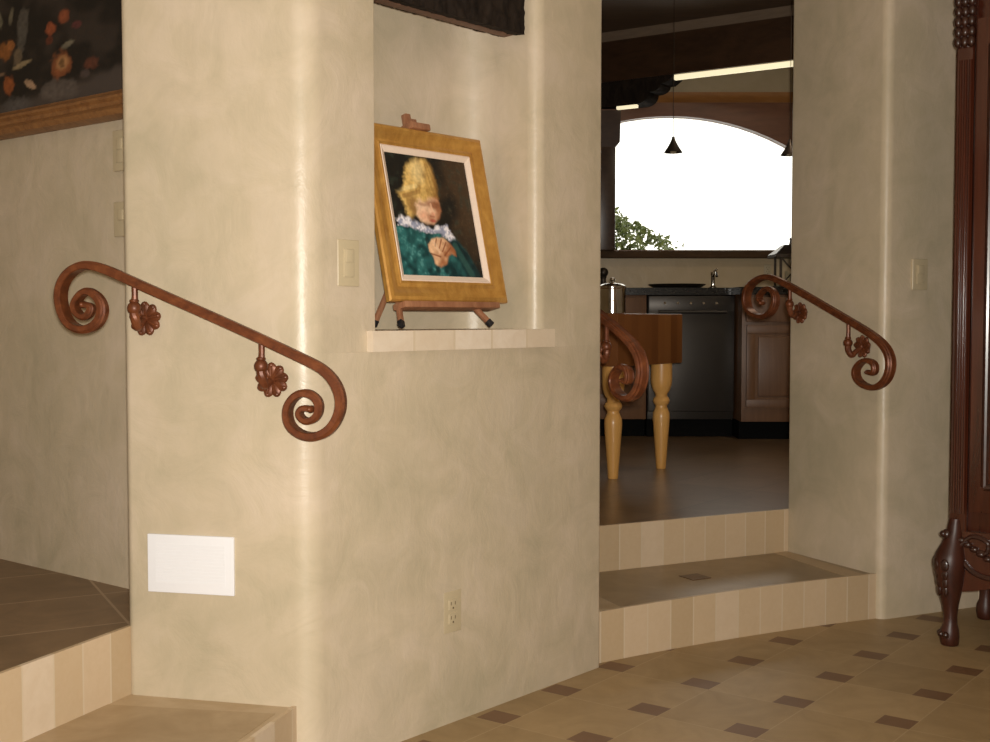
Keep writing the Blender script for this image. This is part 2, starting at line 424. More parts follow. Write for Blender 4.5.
# kitchen walls and arched window
WX0, WX1, WCX, WR, WAP, SILL = -.137, 2.603, 1.223, 1.70, 2.537, 1.600
def arch(x0, x1, r, n=28):
    return [(x0 + (x1 - x0) * k / n, WAP - WR + math.sqrt(max(r * r - (x0 + (x1 - x0) * k / n - WCX) ** 2, 0))) for k in range(n + 1)]
def yplate(mb, loop, y0, y1): return mb.extrude([(x, y0, z) for x, z in loop], (0, y1 - y0, 0))
ar = arch(WX0, WX1, WR)
m = MB()
yplate(m, [(-.85, 0), (4.5, 0), (4.5, SILL - .05), (-.85, SILL - .05)], 8.5, 8.8)
yplate(m, [(-.85, SILL - .05), (WX0, SILL - .05), (WX0, CEIL), (-.85, CEIL)], 8.5, 8.8)
yplate(m, [(WX1, SILL - .05), (4.5, SILL - .05), (4.5, CEIL), (WX1, CEIL)], 8.5, 8.8)
yplate(m, [(WX0, 2.615), (WX1, 2.615), (WX1, CEIL), (WX0, CEIL)], 8.5, 8.8)
struct(m.build('wall_back', M['plaster_plain']))
struct(MB().prism([(-.75, 4.2), (-.75, 8.8), (-.9, 8.8), (-.9, 4.2)], 0, CEIL).build('wall_kitchen_left', M['plaster_plain']))
struct(MB().prism([(4.4, 6.2), (4.4, 8.8), (4.55, 8.8), (4.55, 6.2)], 0, CEIL).build('wall_kitchen_right', M['plaster_plain']))
m = MB()
for (xa, za), (xb, zb) in zip(ar, ar[1:]): yplate(m, [(xa, za), (xb, zb), (xb, 2.63), (xa, 2.63)], 8.44, 8.5)
win = struct(m.build('window_1', M['window_wood']))
MB().extrude([(0, 8.5, 2.63), (0, 8.435, 2.63), (0, 8.425, 2.645), (0, 8.41, 2.655), (0, 8.40, 2.68), (0, 8.395, 2.695), (0, 8.5, 2.695)], (3.3, 0, 0)).build('crown_moulding', M['moulding'], win).location.x += -.3
MB().box((1.233, 8.57, SILL - .025), (1, 0), (2.9, .32, .05), .008).build('window_sill', M['sill'], win)
m = MB(); ar2 = [(x, z + .04) for x, z in ar]; inner = arch(WX0 + .001, WX1 - .001, WR - .001)
for (p0, p1), (q0, q1) in zip(zip(ar2, ar2[1:]), zip(inner, inner[1:])): yplate(m, [p0, p1, q1, q0], 8.5, 8.53)
m.box((WX0 + .015, 8.53, 1.75), (1, 0), (.03, .06, .3)); m.box((WX1 - .015, 8.53, 1.75), (1, 0), (.03, .06, .3)); m.box((1.233, 8.53, SILL + .005), (1, 0), (2.7, .06, .01))
m.build('window_frame', M['window_wood'], win)
yplate(MB(), [(WX0, SILL)] + ar2 + [(WX1, SILL)], 8.512, 8.516).build('pane', M['glass'], win, 0)

# ------------------------------------------------------------------ timber in the kitchen
bd = Vector((.838, -.545)).normalized(); bn = Vector((.545, .838)).normalized(); b0 = Vector((.805, 8.33))
def BP(s, e, z): q = b0 + bd * s + bn * e; return Vector((q.x, q.y, z))
beam = empty('ceiling_beam', BP(0, 0, 2.755), 'heavy dark timber beam crossing the kitchen under its ceiling', 'beam')
MB().extrude([BP(-.22, 0, 2.755), BP(-.22, 0, 3.03), BP(-.22, .17, 3.03), BP(-.22, .17, 2.755)], (BP(3.3, 0, 0) - BP(-.22, 0, 0))).build('beam_body', M['beam'], beam)
MB().extrude([BP(-.22, .01, 3.03), BP(-.22, .01, 3.098), BP(-.22, .17, 3.098), BP(-.22, .17, 3.03)], (BP(3.3, 0, 0) - BP(-.22, 0, 0))).build('trim_board', M['trim_wood'], beam)
prof = [(-.2, 2.755), (-.2, 2.585), (.19, 2.585)]
for k in range(1, 7): an = PI / 2 * k / 6; prof.append((.19 + .085 * math.sin(an), 2.585 + .07 * (1 - math.cos(an))))
for k in range(1, 7): an = PI / 2 * k / 6; prof.append((.285 + .08 * math.sin(an), 2.655 + .05 * (1 - math.cos(an))))
prof += [(.40, 2.705), (.445, 2.735), (.455, 2.755)]
m = MB(); m.extrude([BP(s, .005, z) for s, z in prof], bn.to_3d() * .16)
m.build('corbel', M['rough_beam'], beam)
for nm, s0, s1, z, lb in (('painted_glare', .46, 3.1, 2.734, 'slim painted daylight glare along the lower edge of the dark beam'), ('painted_glare', .03, .185, 2.572, 'short painted daylight glare under the carved corbel')):  # not lamps: glowing bars imitate window light caught under the timber
    tag(MB().box(BP((s0 + s1) / 2, .02, z), bd.to_3d(), (s1 - s0, .03, .034 if s1 > 1 else .022), .004).build(nm, M['strip'], None), lb, 'glare')
post = empty('wooden_post', (.775, 8.40, SILL), 'dark timber post standing on the window sill under the corbel', 'post')
MB().box((.755, 8.40, 1.957), (1, 0), (.155, .12, .714), .006).build('post_shaft', M['beam'], post)
m = MB().extrude([(.66, 8.34, 2.31), (.833, 8.34, 2.31), (.862, 8.34, 2.345), (.868, 8.34, 2.56), (.66, 8.34, 2.56)], (0, .12, 0)); m.build('post_capital', M['beam'], post)

# ------------------------------------------------------------------ pendants
def pendant(x, y, zb, label):
    e = empty('pendant_lamp', (x, y, 3.1), label, 'lamp', 'pendant lamps before the kitchen window')
    MB().lathe([(.001, .092), (.008, .09), (.011, .075), (.02, .055), (.034, .03), (.053, .002), (.055, 0), (.051, .001), (.03, .028), (.006, .07), (.001, .07)], (x, y, zb)).build('lamp_shade', M['bronze'], e)
    MB().tube([(x, y, zb + .085), (x, y, 3.09)], .0016, 8).build('cord', M['bronze'], e)
    MB().lathe([(.001, 0), (.05, 0), (.055, -.008), (.05, -.02), (.012, -.028), (.001, -.028)], (x, y, 3.099)).build('ceiling_rose', M['bronze'], e)
    MB().ball((x, y, zb + .012), .02).build('bulb', M['ivory'], e)
pendant(1.0325, 7.0, 2.087, 'small bell shaped pendant lamp hanging clear in the middle of the arched window')
pendant(1.708, 7.0, 2.072, 'bell shaped pendant lamp partly cut off by the right doorway jamb')

# ------------------------------------------------------------------ kitchen units
def panel_door(mb_parent, x0, x1, z0, z1, y, mat, handle=True):
    m = MB(); w = .055
    m.box(((x0 + x1) / 2, y, z1 - w / 2), (1, 0), (x1 - x0, .022, w), .003); m.box(((x0 + x1) / 2, y, z0 + w / 2), (1, 0), (x1 - x0, .022, w), .003)
    m.box((x0 + w / 2, y, (z0 + z1) / 2), (1, 0), (w, .022, z1 - z0 - 2 * w), .003); m.box((x1 - w / 2, y, (z0 + z1) / 2), (1, 0), (w, .022, z1 - z0 - 2 * w), .003)
    m.box(((x0 + x1) / 2, y + .004, (z0 + z1) / 2), (1, 0), (x1 - x0 - 2 * w, .012, z1 - z0 - 2 * w))
    m.box(((x0 + x1) / 2, y - .004, (z0 + z1) / 2), (1, 0), (x1 - x0 - 2 * w - .04, .016, z1 - z0 - 2 * w - .04), .008)
    d = m.build('door', mat, mb_parent)
    if handle: MB().ball((x1 - .03, y - .022, z1 - .12), .014).build('knob', M['bronze'], d)
def cabinet(x0, x1, y, label, drawers=1, yb=8.49):
    e = empty('base_cabinet', ((x0 + x1) / 2, y, .34), label, 'cabinet', 'cherry base cabinets along the kitchen window wall')
    MB().box(((x0 + x1) / 2, (y + yb) / 2, .870), (1, 0), (x1 - x0 - .004, yb - y, .822), .002).build('carcass', M['cherry'], e)
    MB().box(((x0 + x1) / 2, (y + yb) / 2 + .035, .4), (1, 0), (x1 - x0 - .004, yb - y - .07, .118)).build('toe_kick', M['black'], e)
    dr = MB().box(((x0 + x1) / 2, y - .012, 1.185), (1, 0), (x1 - x0 - .05, .024, .16), .006).build('drawer', M['cherry'], e)
    MB().ball(((x0 + x1) / 2, y - .038, 1.19), .014).build('knob', M['bronze'], dr)
    panel_door(e, x0 + .03, x1 - .03, .55, 1.085, y - .012, M['cherry'])
cabinet(.36, 1.004, 7.95, 'narrow strip of cherry base cabinet left of the dark dishwasher')
cabinet(1.592, 2.2, 7.75, 'cherry base cabinet with raised panel door right of the dishwasher')
dw = empty('dishwasher', (1.297, 7.95, .34), 'dark stainless dishwasher between the cherry base cabinets', 'dishwasher')
MB().box((1.297, 8.22, .868), (1, 0), (.57, .53, .82), .003).build('housing', M['steel_dark'], dw)
MB().box((1.297, 7.94, .845), (1, 0), (.568, .035, .67), .008).build('door', M['steel_dark'], dw)
cp = MB().box((1.297, 7.94, 1.222), (1, 0), (.568, .035, .11), .008).build('control_panel', M['steel_dark'], dw)
for k in range(5): MB().lathe([(.001, 0), (.009, 0), (.008, -.006), (.001, -.006)], (1.12 + .085 * k, 7.922, 1.228), 14, (0, 1, 0)).build('button', M['chrome'], cp)
m = MB().tube([(1.07, 7.88, 1.17), (1.52, 7.88, 1.17)], .012); m.tube([(1.1, 7.88, 1.17), (1.1, 7.93, 1.17)], .008); m.tube([(1.49, 7.88, 1.17), (1.49, 7.93, 1.17)], .008)
m.build('handle', M['steel_dark'], dw)
MB().box((1.297, 8.2, .40), (1, 0), (.57, .42, .118)).build('toe_kick', M['black'], dw)
ct = MB(); ct.prism([(-.7, 7.92), (1.56, 7.92), (1.575, 7.72), (4.38, 7.72), (4.38, 8.498), (-.7, 8.498)], 1.282, 1.33)
tag(ct.build('worktop', M['counter']), 'long black stone worktop under the arched kitchen window', 'worktop')

# things on the worktop
fa = empty('faucet', (1.5, 8.28, 1.348), 'small chrome faucet standing on the worktop above the dishwasher', 'faucet')
MB().lathe([(.001, 0), (.028, 0), (.028, .012), (.014, .02), (.013, .09), (.018, .1), (.016, .115), (.001, .118)], (1.5, 8.28, 1.348)).build('faucet_body', M['chrome'], fa)
MB().tube([(1.5, 8.28, 1.43), (1.5, 8.24, 1.452), (1.5, 8.16, 1.455), (1.5, 8.135, 1.43)], .009).build('spout', M['chrome'], fa)
MB().tube([(1.5, 8.28, 1.46), (1.53, 8.29, 1.485)], .006).build('lever', M['chrome'], fa)
m = MB().lathe([(.001, 0), (.15, 0), (.19, .022), (.196, .03), (.188, .03), (.148, .008), (.001, .008)], (1.24, 8.2, 1.330))
tag(m.build('serving_tray', M['bronze']), 'low dark round tray lying on the black worktop left of the faucet', 'tray')
lan = empty('lantern', (1.975, 8.05, 1.348), 'dark metal lantern with pitched roof on the worktop beside the right jamb', 'lantern')
lx, ly = 1.975, 8.05
MB().box((lx, ly, 1.356), (1, 0), (.19, .19, .016), .004).build('base', M['bronze'], lan)
for sx in (-1, 1):
    for sy in (-1, 1): MB().box((lx + sx * .082, ly + sy * .082, 1.455), (1, 0), (.014, .014, .19)).build('post', M['bronze'], lan)
m = MB(); r = .125; t = .05; zz = 1.55
m.add([(lx - r, ly - r, zz), (lx + r, ly - r, zz), (lx + r, ly + r, zz), (lx - r, ly + r, zz), (lx - r, ly - r, zz + .02), (lx + r, ly - r, zz + .02), (lx + r, ly + r, zz + .02), (lx - r, ly + r, zz + .02),
       (lx - t, ly - t, zz + .085), (lx + t, ly - t, zz + .085), (lx + t, ly + t, zz + .085), (lx - t, ly + t, zz + .085)],
      [(0, 1, 2, 3), (0, 1, 5, 4), (1, 2, 6, 5), (2, 3, 7, 6), (3, 0, 4, 7), (4, 5, 9, 8), (5, 6, 10, 9), (6, 7, 11, 10), (7, 4, 8, 11), (8, 9, 10, 11)])
m.build('roof', M['bronze'], lan)
MB().lathe([(.001, 0), (.012, 0), (.008, .012), (.005, .03), (.009, .042), (.001, .05)], (lx, ly, 1.635), 14).build('finial', M['bronze'], lan)
m = MB()
for s in (-1, 1): m.tube([(lx - s * .075, ly - .084, 1.37), (lx + s * .075, ly - .084, 1.545)], .005, 8)
m.build('cross_bar', M['bronze'], lan)
MB().lathe([(.001, 0), (.035, 0), (.035, .1), (.001, .1)], (lx, ly, 1.364)).build('candle', M['ivory'], lan)
pm = empty('pepper_mill', (.748, 8.3, 1.348), 'dark turned pepper mill peeping past the left doorway edge', 'mill')
MB().lathe([(.001, 0), (.028, 0), (.03, .01), (.02, .04), (.018, .07), (.024, .085), (.001, .086)], (.748, 8.3, 1.348)).build('mill_body', M['bronze'], pm)
MB().ball((.748, 8.3, 1.462), .034).build('mill_head', M['bronze'], pm)

for o_ in (fa, lan, pm): o_.location.z -= .018

# ------------------------------------------------------------------ plates on walls
def plate(name, c, u, w, h, label, cat, kind, nrm, mat='ivory'):
    """cover plate centred at c on a wall running along u, facing nrm"""
    u = Vector((*u, 0)).normalized(); nv = Vector((*nrm, 0)).normalized(); c = Vector(c)
    e = empty(name, c, label, cat)
    MB().box(c + nv * .004, u, (w, .009, h), .003, 3).build('cover_plate', M[mat], e)
    if kind == 'rocker':
        MB().box(c + nv * .0085, u, (w * .48, .006, h * .6), .002).build('rocker', M[mat], e)
        MB().box(c + nv * .011, u, (w * .36, .006, h * .27), .002).build('paddle', M[mat], e).location.z += .018
    elif kind == 'outlet':
        for s in (-1, 1):
            f = MB().box(c + nv * .008 + Vector((0, 0, s * h * .17)), u, (w * .46, .005, h * .25), .002, 3).build('socket', M[mat], e)
            m = MB()
            for q in (-1, 1): m.box(c + nv * .0105 + u * (q * .008) + Vector((0, 0, s * h * .17 + .004)), u, (.0025, .001, .009))
            m.box(c + nv * .0105 + Vector((0, 0, s * h * .17 - .009)), u, (.005, .001, .005)); m.build('slot', M['ivory_dark'], f)
    elif kind == 'jack':
        MB().box(c + nv * .010 + Vector((0, 0, .012)), u, (w * .35, .008, .03), .002).build('jack_insert', M['ivory'], e)
    return e
fn = -fi
def onF(px_s, z): q = B + fd * px_s; return (q.x, q.y, z)
plate('light_switch', onF(.138, 1.268), fd, .072, .117, 'ivory rocker light switch on the wall left of the niche', 'switch', 'rocker', fn)
plate('wall_outlet', onF(.516, .313), fd, .072, .117, 'ivory power outlet low on the wall below the niche ledge', 'outlet', 'outlet', fn)
rd = (K - J).normalized(); rn = Vector((rd.y, -rd.x)); q = J + rd * .165
plate('light_switch', (q.x, q.y, 1.293), rd, .075, .117, 'tan rocker light switch on the wall between right jamb and armoire', 'switch', 'rocker', rn)
pd = (P - Q).normalized(); pn = Vector((pd.y, -pd.x))
if pn.dot(-P) < 0: pn = -pn
q = P - pd * .347
plate('light_switch', (q.x, q.y, 1.612), pd, .075, .117, 'pale light switch half hidden on the passage wall under the dark painting', 'switch', 'rocker', pn)
plate('phone_jack', (q.x, q.y, 1.415), pd, .075, .1, 'small ivory wall jack below the passage light switch', 'jack', 'jack', pn)
plate('wall_outlet', (2.155 * 8.5 / 8.5 - .23, 8.5, 1.468), (1, 0), .05, .08, 'beige outlet on the kitchen backsplash left of the lantern', 'outlet', 'outlet', (0, -1))

ld = (B - A).normalized(); ln = Vector((ld.y, -ld.x))
if ln.dot(-A) < 0: ln = -ln
q = A + ld * .176
vent = empty('wall_vent', (q.x, q.y, .511), 'blank looking white rectangular vent cover low on the left wall', 'vent')
MB().box(v3(q + ln * .004, .511), ld, (.236, .009, .148), .003, 3).build('cover', M['white'], vent)
m = MB()
for k in range(12): m.box(v3(q + ln * .0087, .465 + k * .0085), ld, (.19, .0006, .0074), .0002, 1)
m.build('louvre', M['white'], vent)

# ------------------------------------------------------------------ handrails
def handrail(P0, d, n, pts, brs, label, rev=1):
    """flat iron bar with a scroll at each end; pts = (along, z) from P0; n points off the wall"""
    off = .065
    d3 = Vector((*d, 0)); n3 = Vector((*n, 0))
    def at(s, e, z): return Vector((P0[0], P0[1], 0)) + d3 * s + n3 * e + Vector((0, 0, z))
    mid = at(.25, 0, 1.1); e = empty('handrail', mid, label, 'handrail', 'wrought iron scroll handrails')
    cr = catmull([(s, z, 0) for s, z in pts], 9)
    sg = 1 if n3.cross(d3).z > 0 else -1
    for _ in range(3): cr = [cr[0]] + [(cr[max(i - 2, 0)] + cr[i] * 2 + cr[min(i + 2, len(cr) - 1)]) / 4 if 3 < i < len(cr) - 4 else cr[i] for i in range(1, len(cr) - 1)] + [cr[-1]]
    path = [at(p.x, off, p.y) for p in cr]; N = len(path); fr = []; pr = []
    for i in range(N):
        t = (path[min(i + 1, N - 1)] - path[max(i - 1, 0)]).normalized(); fr.append((n3, n3.cross(t) * sg))
        k = min(i, N - 1 - i) / (N * .30); k = min(1, k); w = .015 + .006 * k; h = .006 + .0032 * k
        pr.append([(-w, -h * .8), (-w * .85, -h), (w * .85, -h), (w, -h * .8), (w, h * .55), (w * .8, h), (w * .55, h * .8), (w * .36, h * 1.3), (-w * .36, h * 1.3), (-w * .55, h * .8), (-w * .8, h), (-w, h * .55)])
    rail = MB().sweep(path, fr, pr).build('rail', M['iron'], e, 25)
    for tip in (path[0], path[-1]):
        MB().ell(tip, n3 * .018, Vector((0, 0, .0095)), d3 * .0095).build('scroll_tip', M['iron'], rail)
    for (rs, rz0, rz1, ws, wz) in brs:
        b = MB()
        b.tube([at(rs, off, rz0), at(rs, off, (rz0 + rz1) / 2), at(rs - .001, off, rz1)], [.008, .0075, .0095], 10)
        br = b.build('bracket', M['iron'], e)
        m = MB().ball(at(rs - .002, off, rz1 - .004), .0175)
        m.ball(at(rs - .002, off, rz1 + .014), .012, (0, 0, 1), (1, 1, .5)); m.build('knuckle', M['iron'], br)
        # arm curling down and back to the wall
        m = MB(); pth = catmull([at(rs - .002, off, rz1 - .01), at(rs, off * .98, rz1 - .032), at((rs * 2 + ws) / 3, off * .8, rz1 - .05), at((rs + ws) / 2, off * .5, (rz1 - .05 + wz) / 2), at(ws, .012, wz)], 6)
        m.tube(pth, [.013 - .004 * k / len(pth) for k in range(len(pth))], 10); m.build('arm', M['iron'], br)
        m = MB().lathe([(.001, 0), (.03, 0), (.028, .006), (.012, .012), (.001, .014)], at(ws, 0, wz), 20, n3)
        for k in range(9):
            an = 2 * PI * k / 9 + .2; r = d3 * math.cos(an) + Vector((0, 0, math.sin(an))); tg = -d3 * math.sin(an) + Vector((0, 0, math.cos(an)))
            c = at(ws, .010, wz)
            m.ell(c + r * .0225, r * .0215 + n3 * .003, tg * .0148, n3 * .008)
            m.ball(c + r * .037 + n3 * .004, .0065, seg=10)
            m.tube([c + r * .008 + n3 * .009, c + r * .022 + n3 * .0105, c + r * .036 + n3 * .009], [.002, .003, .003], 6)
        m.ball(at(ws, .016, wz), .011); m.build('rosette', M['iron'], br)
    return e
LEFT = [(-.072, 1.163), (-.05, 1.158), (-.058, 1.138), (-.079, 1.133), (-.099, 1.160), (-.068, 1.197), (-.034, 1.184), (-.018, 1.151), (-.036, 1.114), (-.080, 1.101), (-.120, 1.123), (-.138, 1.182), (-.124, 1.227), (-.093, 1.253), (-.054, 1.260), (-.002, 1.246), (.061, 1.220), (.175, 1.173), (.29, 1.126), (.404, 1.078), (.509, 1.032), (.566, 1.003), (.598, .960), (.602, .910), (.573, .863), (.520, .846), (.475, .869), (.467, .912), (.488, .943), (.520, .951), (.547, .932), (.545, .898), (.516, .883), (.497, .899), (.505, .914), (.527, .913)]
RIGHT = [(-.088, 1.192), (-.110, 1.217), (-.066, 1.251), (-.018, 1.243), (.004, 1.205), (-.022, 1.156), (-.094, 1.134), (-.178, 1.165), (-.192, 1.231), (-.149, 1.279), (-.063, 1.300), (.027, 1.280), (.16, 1.23), (.29, 1.177), (.42, 1.124), (.553, 1.067), (.625, 1.019), (.648, .962), (.623, .902), (.557, .872), (.483, .893), (.466, .938), (.512, .974), (.565, .962), (.563, .926), (.532, .930)]
handrail(A - ld * .003, ld, ln, LEFT, [(.068, 1.215, 1.158, .066, 1.128), (.402, 1.075, 1.018, .405, .978)], 'rusty iron scroll handrail on the bright stub wall at far left')
jd = (J - JE).normalized(); jn = Vector((-.906, -.424))
handrail(JE, jd, jn, RIGHT, [(.088, 1.255, 1.19, .087, 1.15), (.425, 1.118, 1.04, .442, 1.022)], 'iron scroll handrail on the right jamb of the kitchen doorway')
cd = (C - C2).normalized(); cn = Vector((.906, .424))
handrail(C2, cd, cn, RIGHT, [(.088, 1.255, 1.19, .087, 1.15), (.425, 1.118, 1.04, .442, 1.022)], 'iron handrail end scroll poking past the left doorway edge before the butcher block')

# ------------------------------------------------------------------ niche ledge, lintel
lm = MB(); lp = [W(-.032, -.026, 0), W(.713, -.026, 0), W(.713, 0.0, 0), W(.656, 0.0, 0), W(.656, ND, 0), W(0, ND, 0), W(0, 0, 0), W(-.032, 0, 0)]
lm.prism([(p.x, p.y) for p in lp], 1.043, 1.097)
tag(lm.build('niche_ledge', M['ledge'], uvs=lambda v: ((Vector((v.x, v.y)) - NL).dot(fd) + .04, v.z)), 'pale travertine ledge across the bottom of the wall niche', 'ledge')
m = MB(); nx, ny, nz = 70, 10, 22
def rough(s, e, z):
    k = noise.noise(Vector((s * 45, e * 45, z * 26))) * .006 + noise.noise(Vector((s * 110, e * 110, z * 60))) * .004
    return k
def shell(m, s0, s1, e0, e1, z0, z1, nx, nz, ny):
    def grid(fn, a, b):
        vs = []; fs = []
        for i in range(a + 1):
            for j in range(b + 1): vs.append(fn(i / a, j / b))
        for i in range(a):
            for j in range(b): fs.append((i * (b + 1) + j, (i + 1) * (b + 1) + j, (i + 1) * (b + 1) + j + 1, i * (b + 1) + j + 1))
        m.add(vs, fs)
    L = lambda a, b, t: a + (b - a) * t
    D = lambda s, e, z: W(s + rough(s, e + 3, z) * .3, e + rough(s, e, z), z + (.012 * (e - e0) / (e1 - e0) if z == z0 else 0) + rough(s + 5, e, z) * .4)
    grid(lambda a, b: D(L(s0, s1, a), e0, L(z0, z1, b)), nx, nz); grid(lambda a, b: D(L(s0, s1, a), e1, L(z0, z1, b)), nx, nz)
    grid(lambda a, b: D(s0, L(e0, e1, a), L(z0, z1, b)), ny, nz); grid(lambda a, b: D(s1, L(e0, e1, a), L(z0, z1, b)), ny, nz)
    grid(lambda a, b: D(L(s0, s1, a), L(e0, e1, b), z0), nx, ny); grid(lambda a, b: D(L(s0, s1, a), L(e0, e1, b), z1), nx, ny)
li = empty('wooden_lintel', W(.33, .09, 1.99), 'rough hewn dark timber lintel across the top of the wall niche', 'lintel')
shell(m, .0, .652, .044, .13, 1.975, 2.2, 100, 40, 14); m.build('beam_face', M['rough_beam'], li, 60)
m = MB(); m.extrude([W(.002, .088, 1.980), W(.002, .088, 1.995), W(.002, .132, 1.995), W(.002, .132, 1.9825), W(.002, .122, 1.979)], (W(.65, 0, 0) - W(.002, 0, 0))); lab(m.build('sawn_underside', M['rough_edge'], li), 'red brown sawn underside')

# ------------------------------------------------------------------ portrait on its easel
LEAN = math.radians(12.8); sl_, cl_ = math.sin(LEAN), math.cos(LEAN)
F0S, F0E, F0Z = .108, .066, 1.174
def FR(a, b, c=0):                       # picture plane: a along, b up the slope, c out towards the room
    return W(F0S + a, F0E + b * sl_ - c * cl_, F0Z + b * cl_ + c * sl_)
def picture_frame(e, FRm, w, h, fw, mat, depth, prof):
    """mitred moulding: prof = [(across from outer edge, height)]"""
    cs = [(0, 0, 1, 1), (w, 0, -1, 1), (w, h, -1, -1), (0, h, 1, -1)]
    m = MB(); n = len(prof); vs = []
    for (x, y, sx, sy) in cs: vs += [FRm(x + sx * a, y + sy * a, c) for a, c in prof]
    fs = []
    for k in range(4):
        for i in range(n): fs.append((k * n + i, k * n + (i + 1) % n, ((k + 1) % 4) * n + (i + 1) % n, ((k + 1) % 4) * n + i))
    m.add(vs, fs); return m.build('frame', mat, e, 30)
def painted_grid(FRm, x0, x1, y0, y1, c, nx, ny, fn):
    m = MB(); vs = []; cols = []; fs = []
    for j in range(ny + 1):
        for i in range(nx + 1):
            u, v = i / nx, j / ny; vs.append(FRm(x0 + (x1 - x0) * u, y1 + (y0 - y1) * v, c)); cols.append(fn(u, v))
    for j in range(ny):
        for i in range(nx): a = j * (nx + 1) + i; fs.append((a + nx + 1, a + nx + 2, a + 1, a))
    m.add(vs, fs); return m, cols
def lerp(a, b, t): return tuple(x + (y - x) * t for x, y in zip(a, b))
def ss(a, b, x):
    t = max(0, min(1, (x - a) / (b - a))); return t * t * (3 - 2 * t)
def nz_(u, v, s, o=0): return noise.noise(Vector((u * s + o, v * s * 1.1 - o, o * 1.7)))
def blob(u, v, cx, cy, rx, ry, rot=0, soft=.25, wob=.12, o=0):
    dx, dy = u - cx, v - cy; c, s = math.cos(rot), math.sin(rot); x, y = (dx * c + dy * s) / rx, (-dx * s + dy * c) / ry
    return 1 - ss(1 - soft, 1 + soft * .4, math.hypot(x, y) + nz_(u, v, 12, o) * wob)
def uvpts(pp):
    out = []
    for x, y in pp:
        u = (x - (25 + (y - 70) * .16)) / 420; out.append((u, (y - (70 + 60 * u)) / (630 - 48 * u)))
    return out
def pmask(u, v, poly, soft=.012):
    """soft inside mask of an outline, by distance to its edges"""
    ins = False; dm = 9; n = len(poly)
    for k in range(n):
        (x0, y0), (x1, y1) = poly[k - 1], poly[k]
        if (y0 > v) != (y1 > v) and u < (x1 - x0) * (v - y0) / (y1 - y0) + x0: ins = not ins
        dx, dy = x1 - x0, y1 - y0; t = max(0, min(1, ((u - x0) * dx + (v - y0) * dy) / (dx * dx + dy * dy + 1e-9)))
        dm = min(dm, math.hypot(u - x0 - t * dx, v - y0 - t * dy))
    return ss(-soft, soft, dm if ins else -dm)
HAIR = uvpts([(140, 142), (166, 116), (205, 106), (242, 114), (268, 142), (282, 176), (294, 216), (303, 262), (306, 308), (272, 306), (246, 318), (226, 326), (210, 312), (200, 318), (190, 345), (194, 392), (166, 408), (148, 392), (138, 350), (118, 312), (96, 276), (120, 258), (134, 236), (132, 190), (138, 150)])
FACE = uvpts([(188, 288), (225, 280), (300, 296), (316, 335), (324, 374), (312, 415), (286, 443), (250, 441), (214, 421), (193, 392), (184, 345)])
COLLAR = uvpts([(96, 416), (120, 401), (160, 410), (200, 430), (240, 450), (285, 462), (330, 445), (352, 440), (376, 490), (396, 515), (365, 522), (340, 504), (322, 482), (270, 488), (215, 473), (160, 450), (108, 447)])
BODY = uvpts([(60, 470), (86, 452), (110, 445), (215, 465), (330, 475), (400, 516), (462, 580), (512, 660), (548, 730), (100, 730)])
HANDS = uvpts([(254, 546), (272, 520), (300, 508), (332, 510), (365, 536), (394, 572), (402, 604), (376, 592), (362, 604), (352, 642), (320, 660), (290, 642), (278, 602), (260, 578)])
FINGERS = [uvpts(q) for q in ([(296, 516), (290, 552)], [(322, 520), (312, 562)], [(346, 536), (328, 580)], [(372, 560), (340, 600)], [(268, 590), (318, 606)])]
def stroke(u, v, a, b, w):
    dx, dy = b[0] - a[0], b[1] - a[1]; t = max(0, min(1, ((u - a[0]) * dx + (v - a[1]) * dy) / (dx * dx + dy * dy)))
    return 1 - ss(w * .5, w * 1.3, math.hypot(u - a[0] - t * dx, v - a[1] - t * dy))
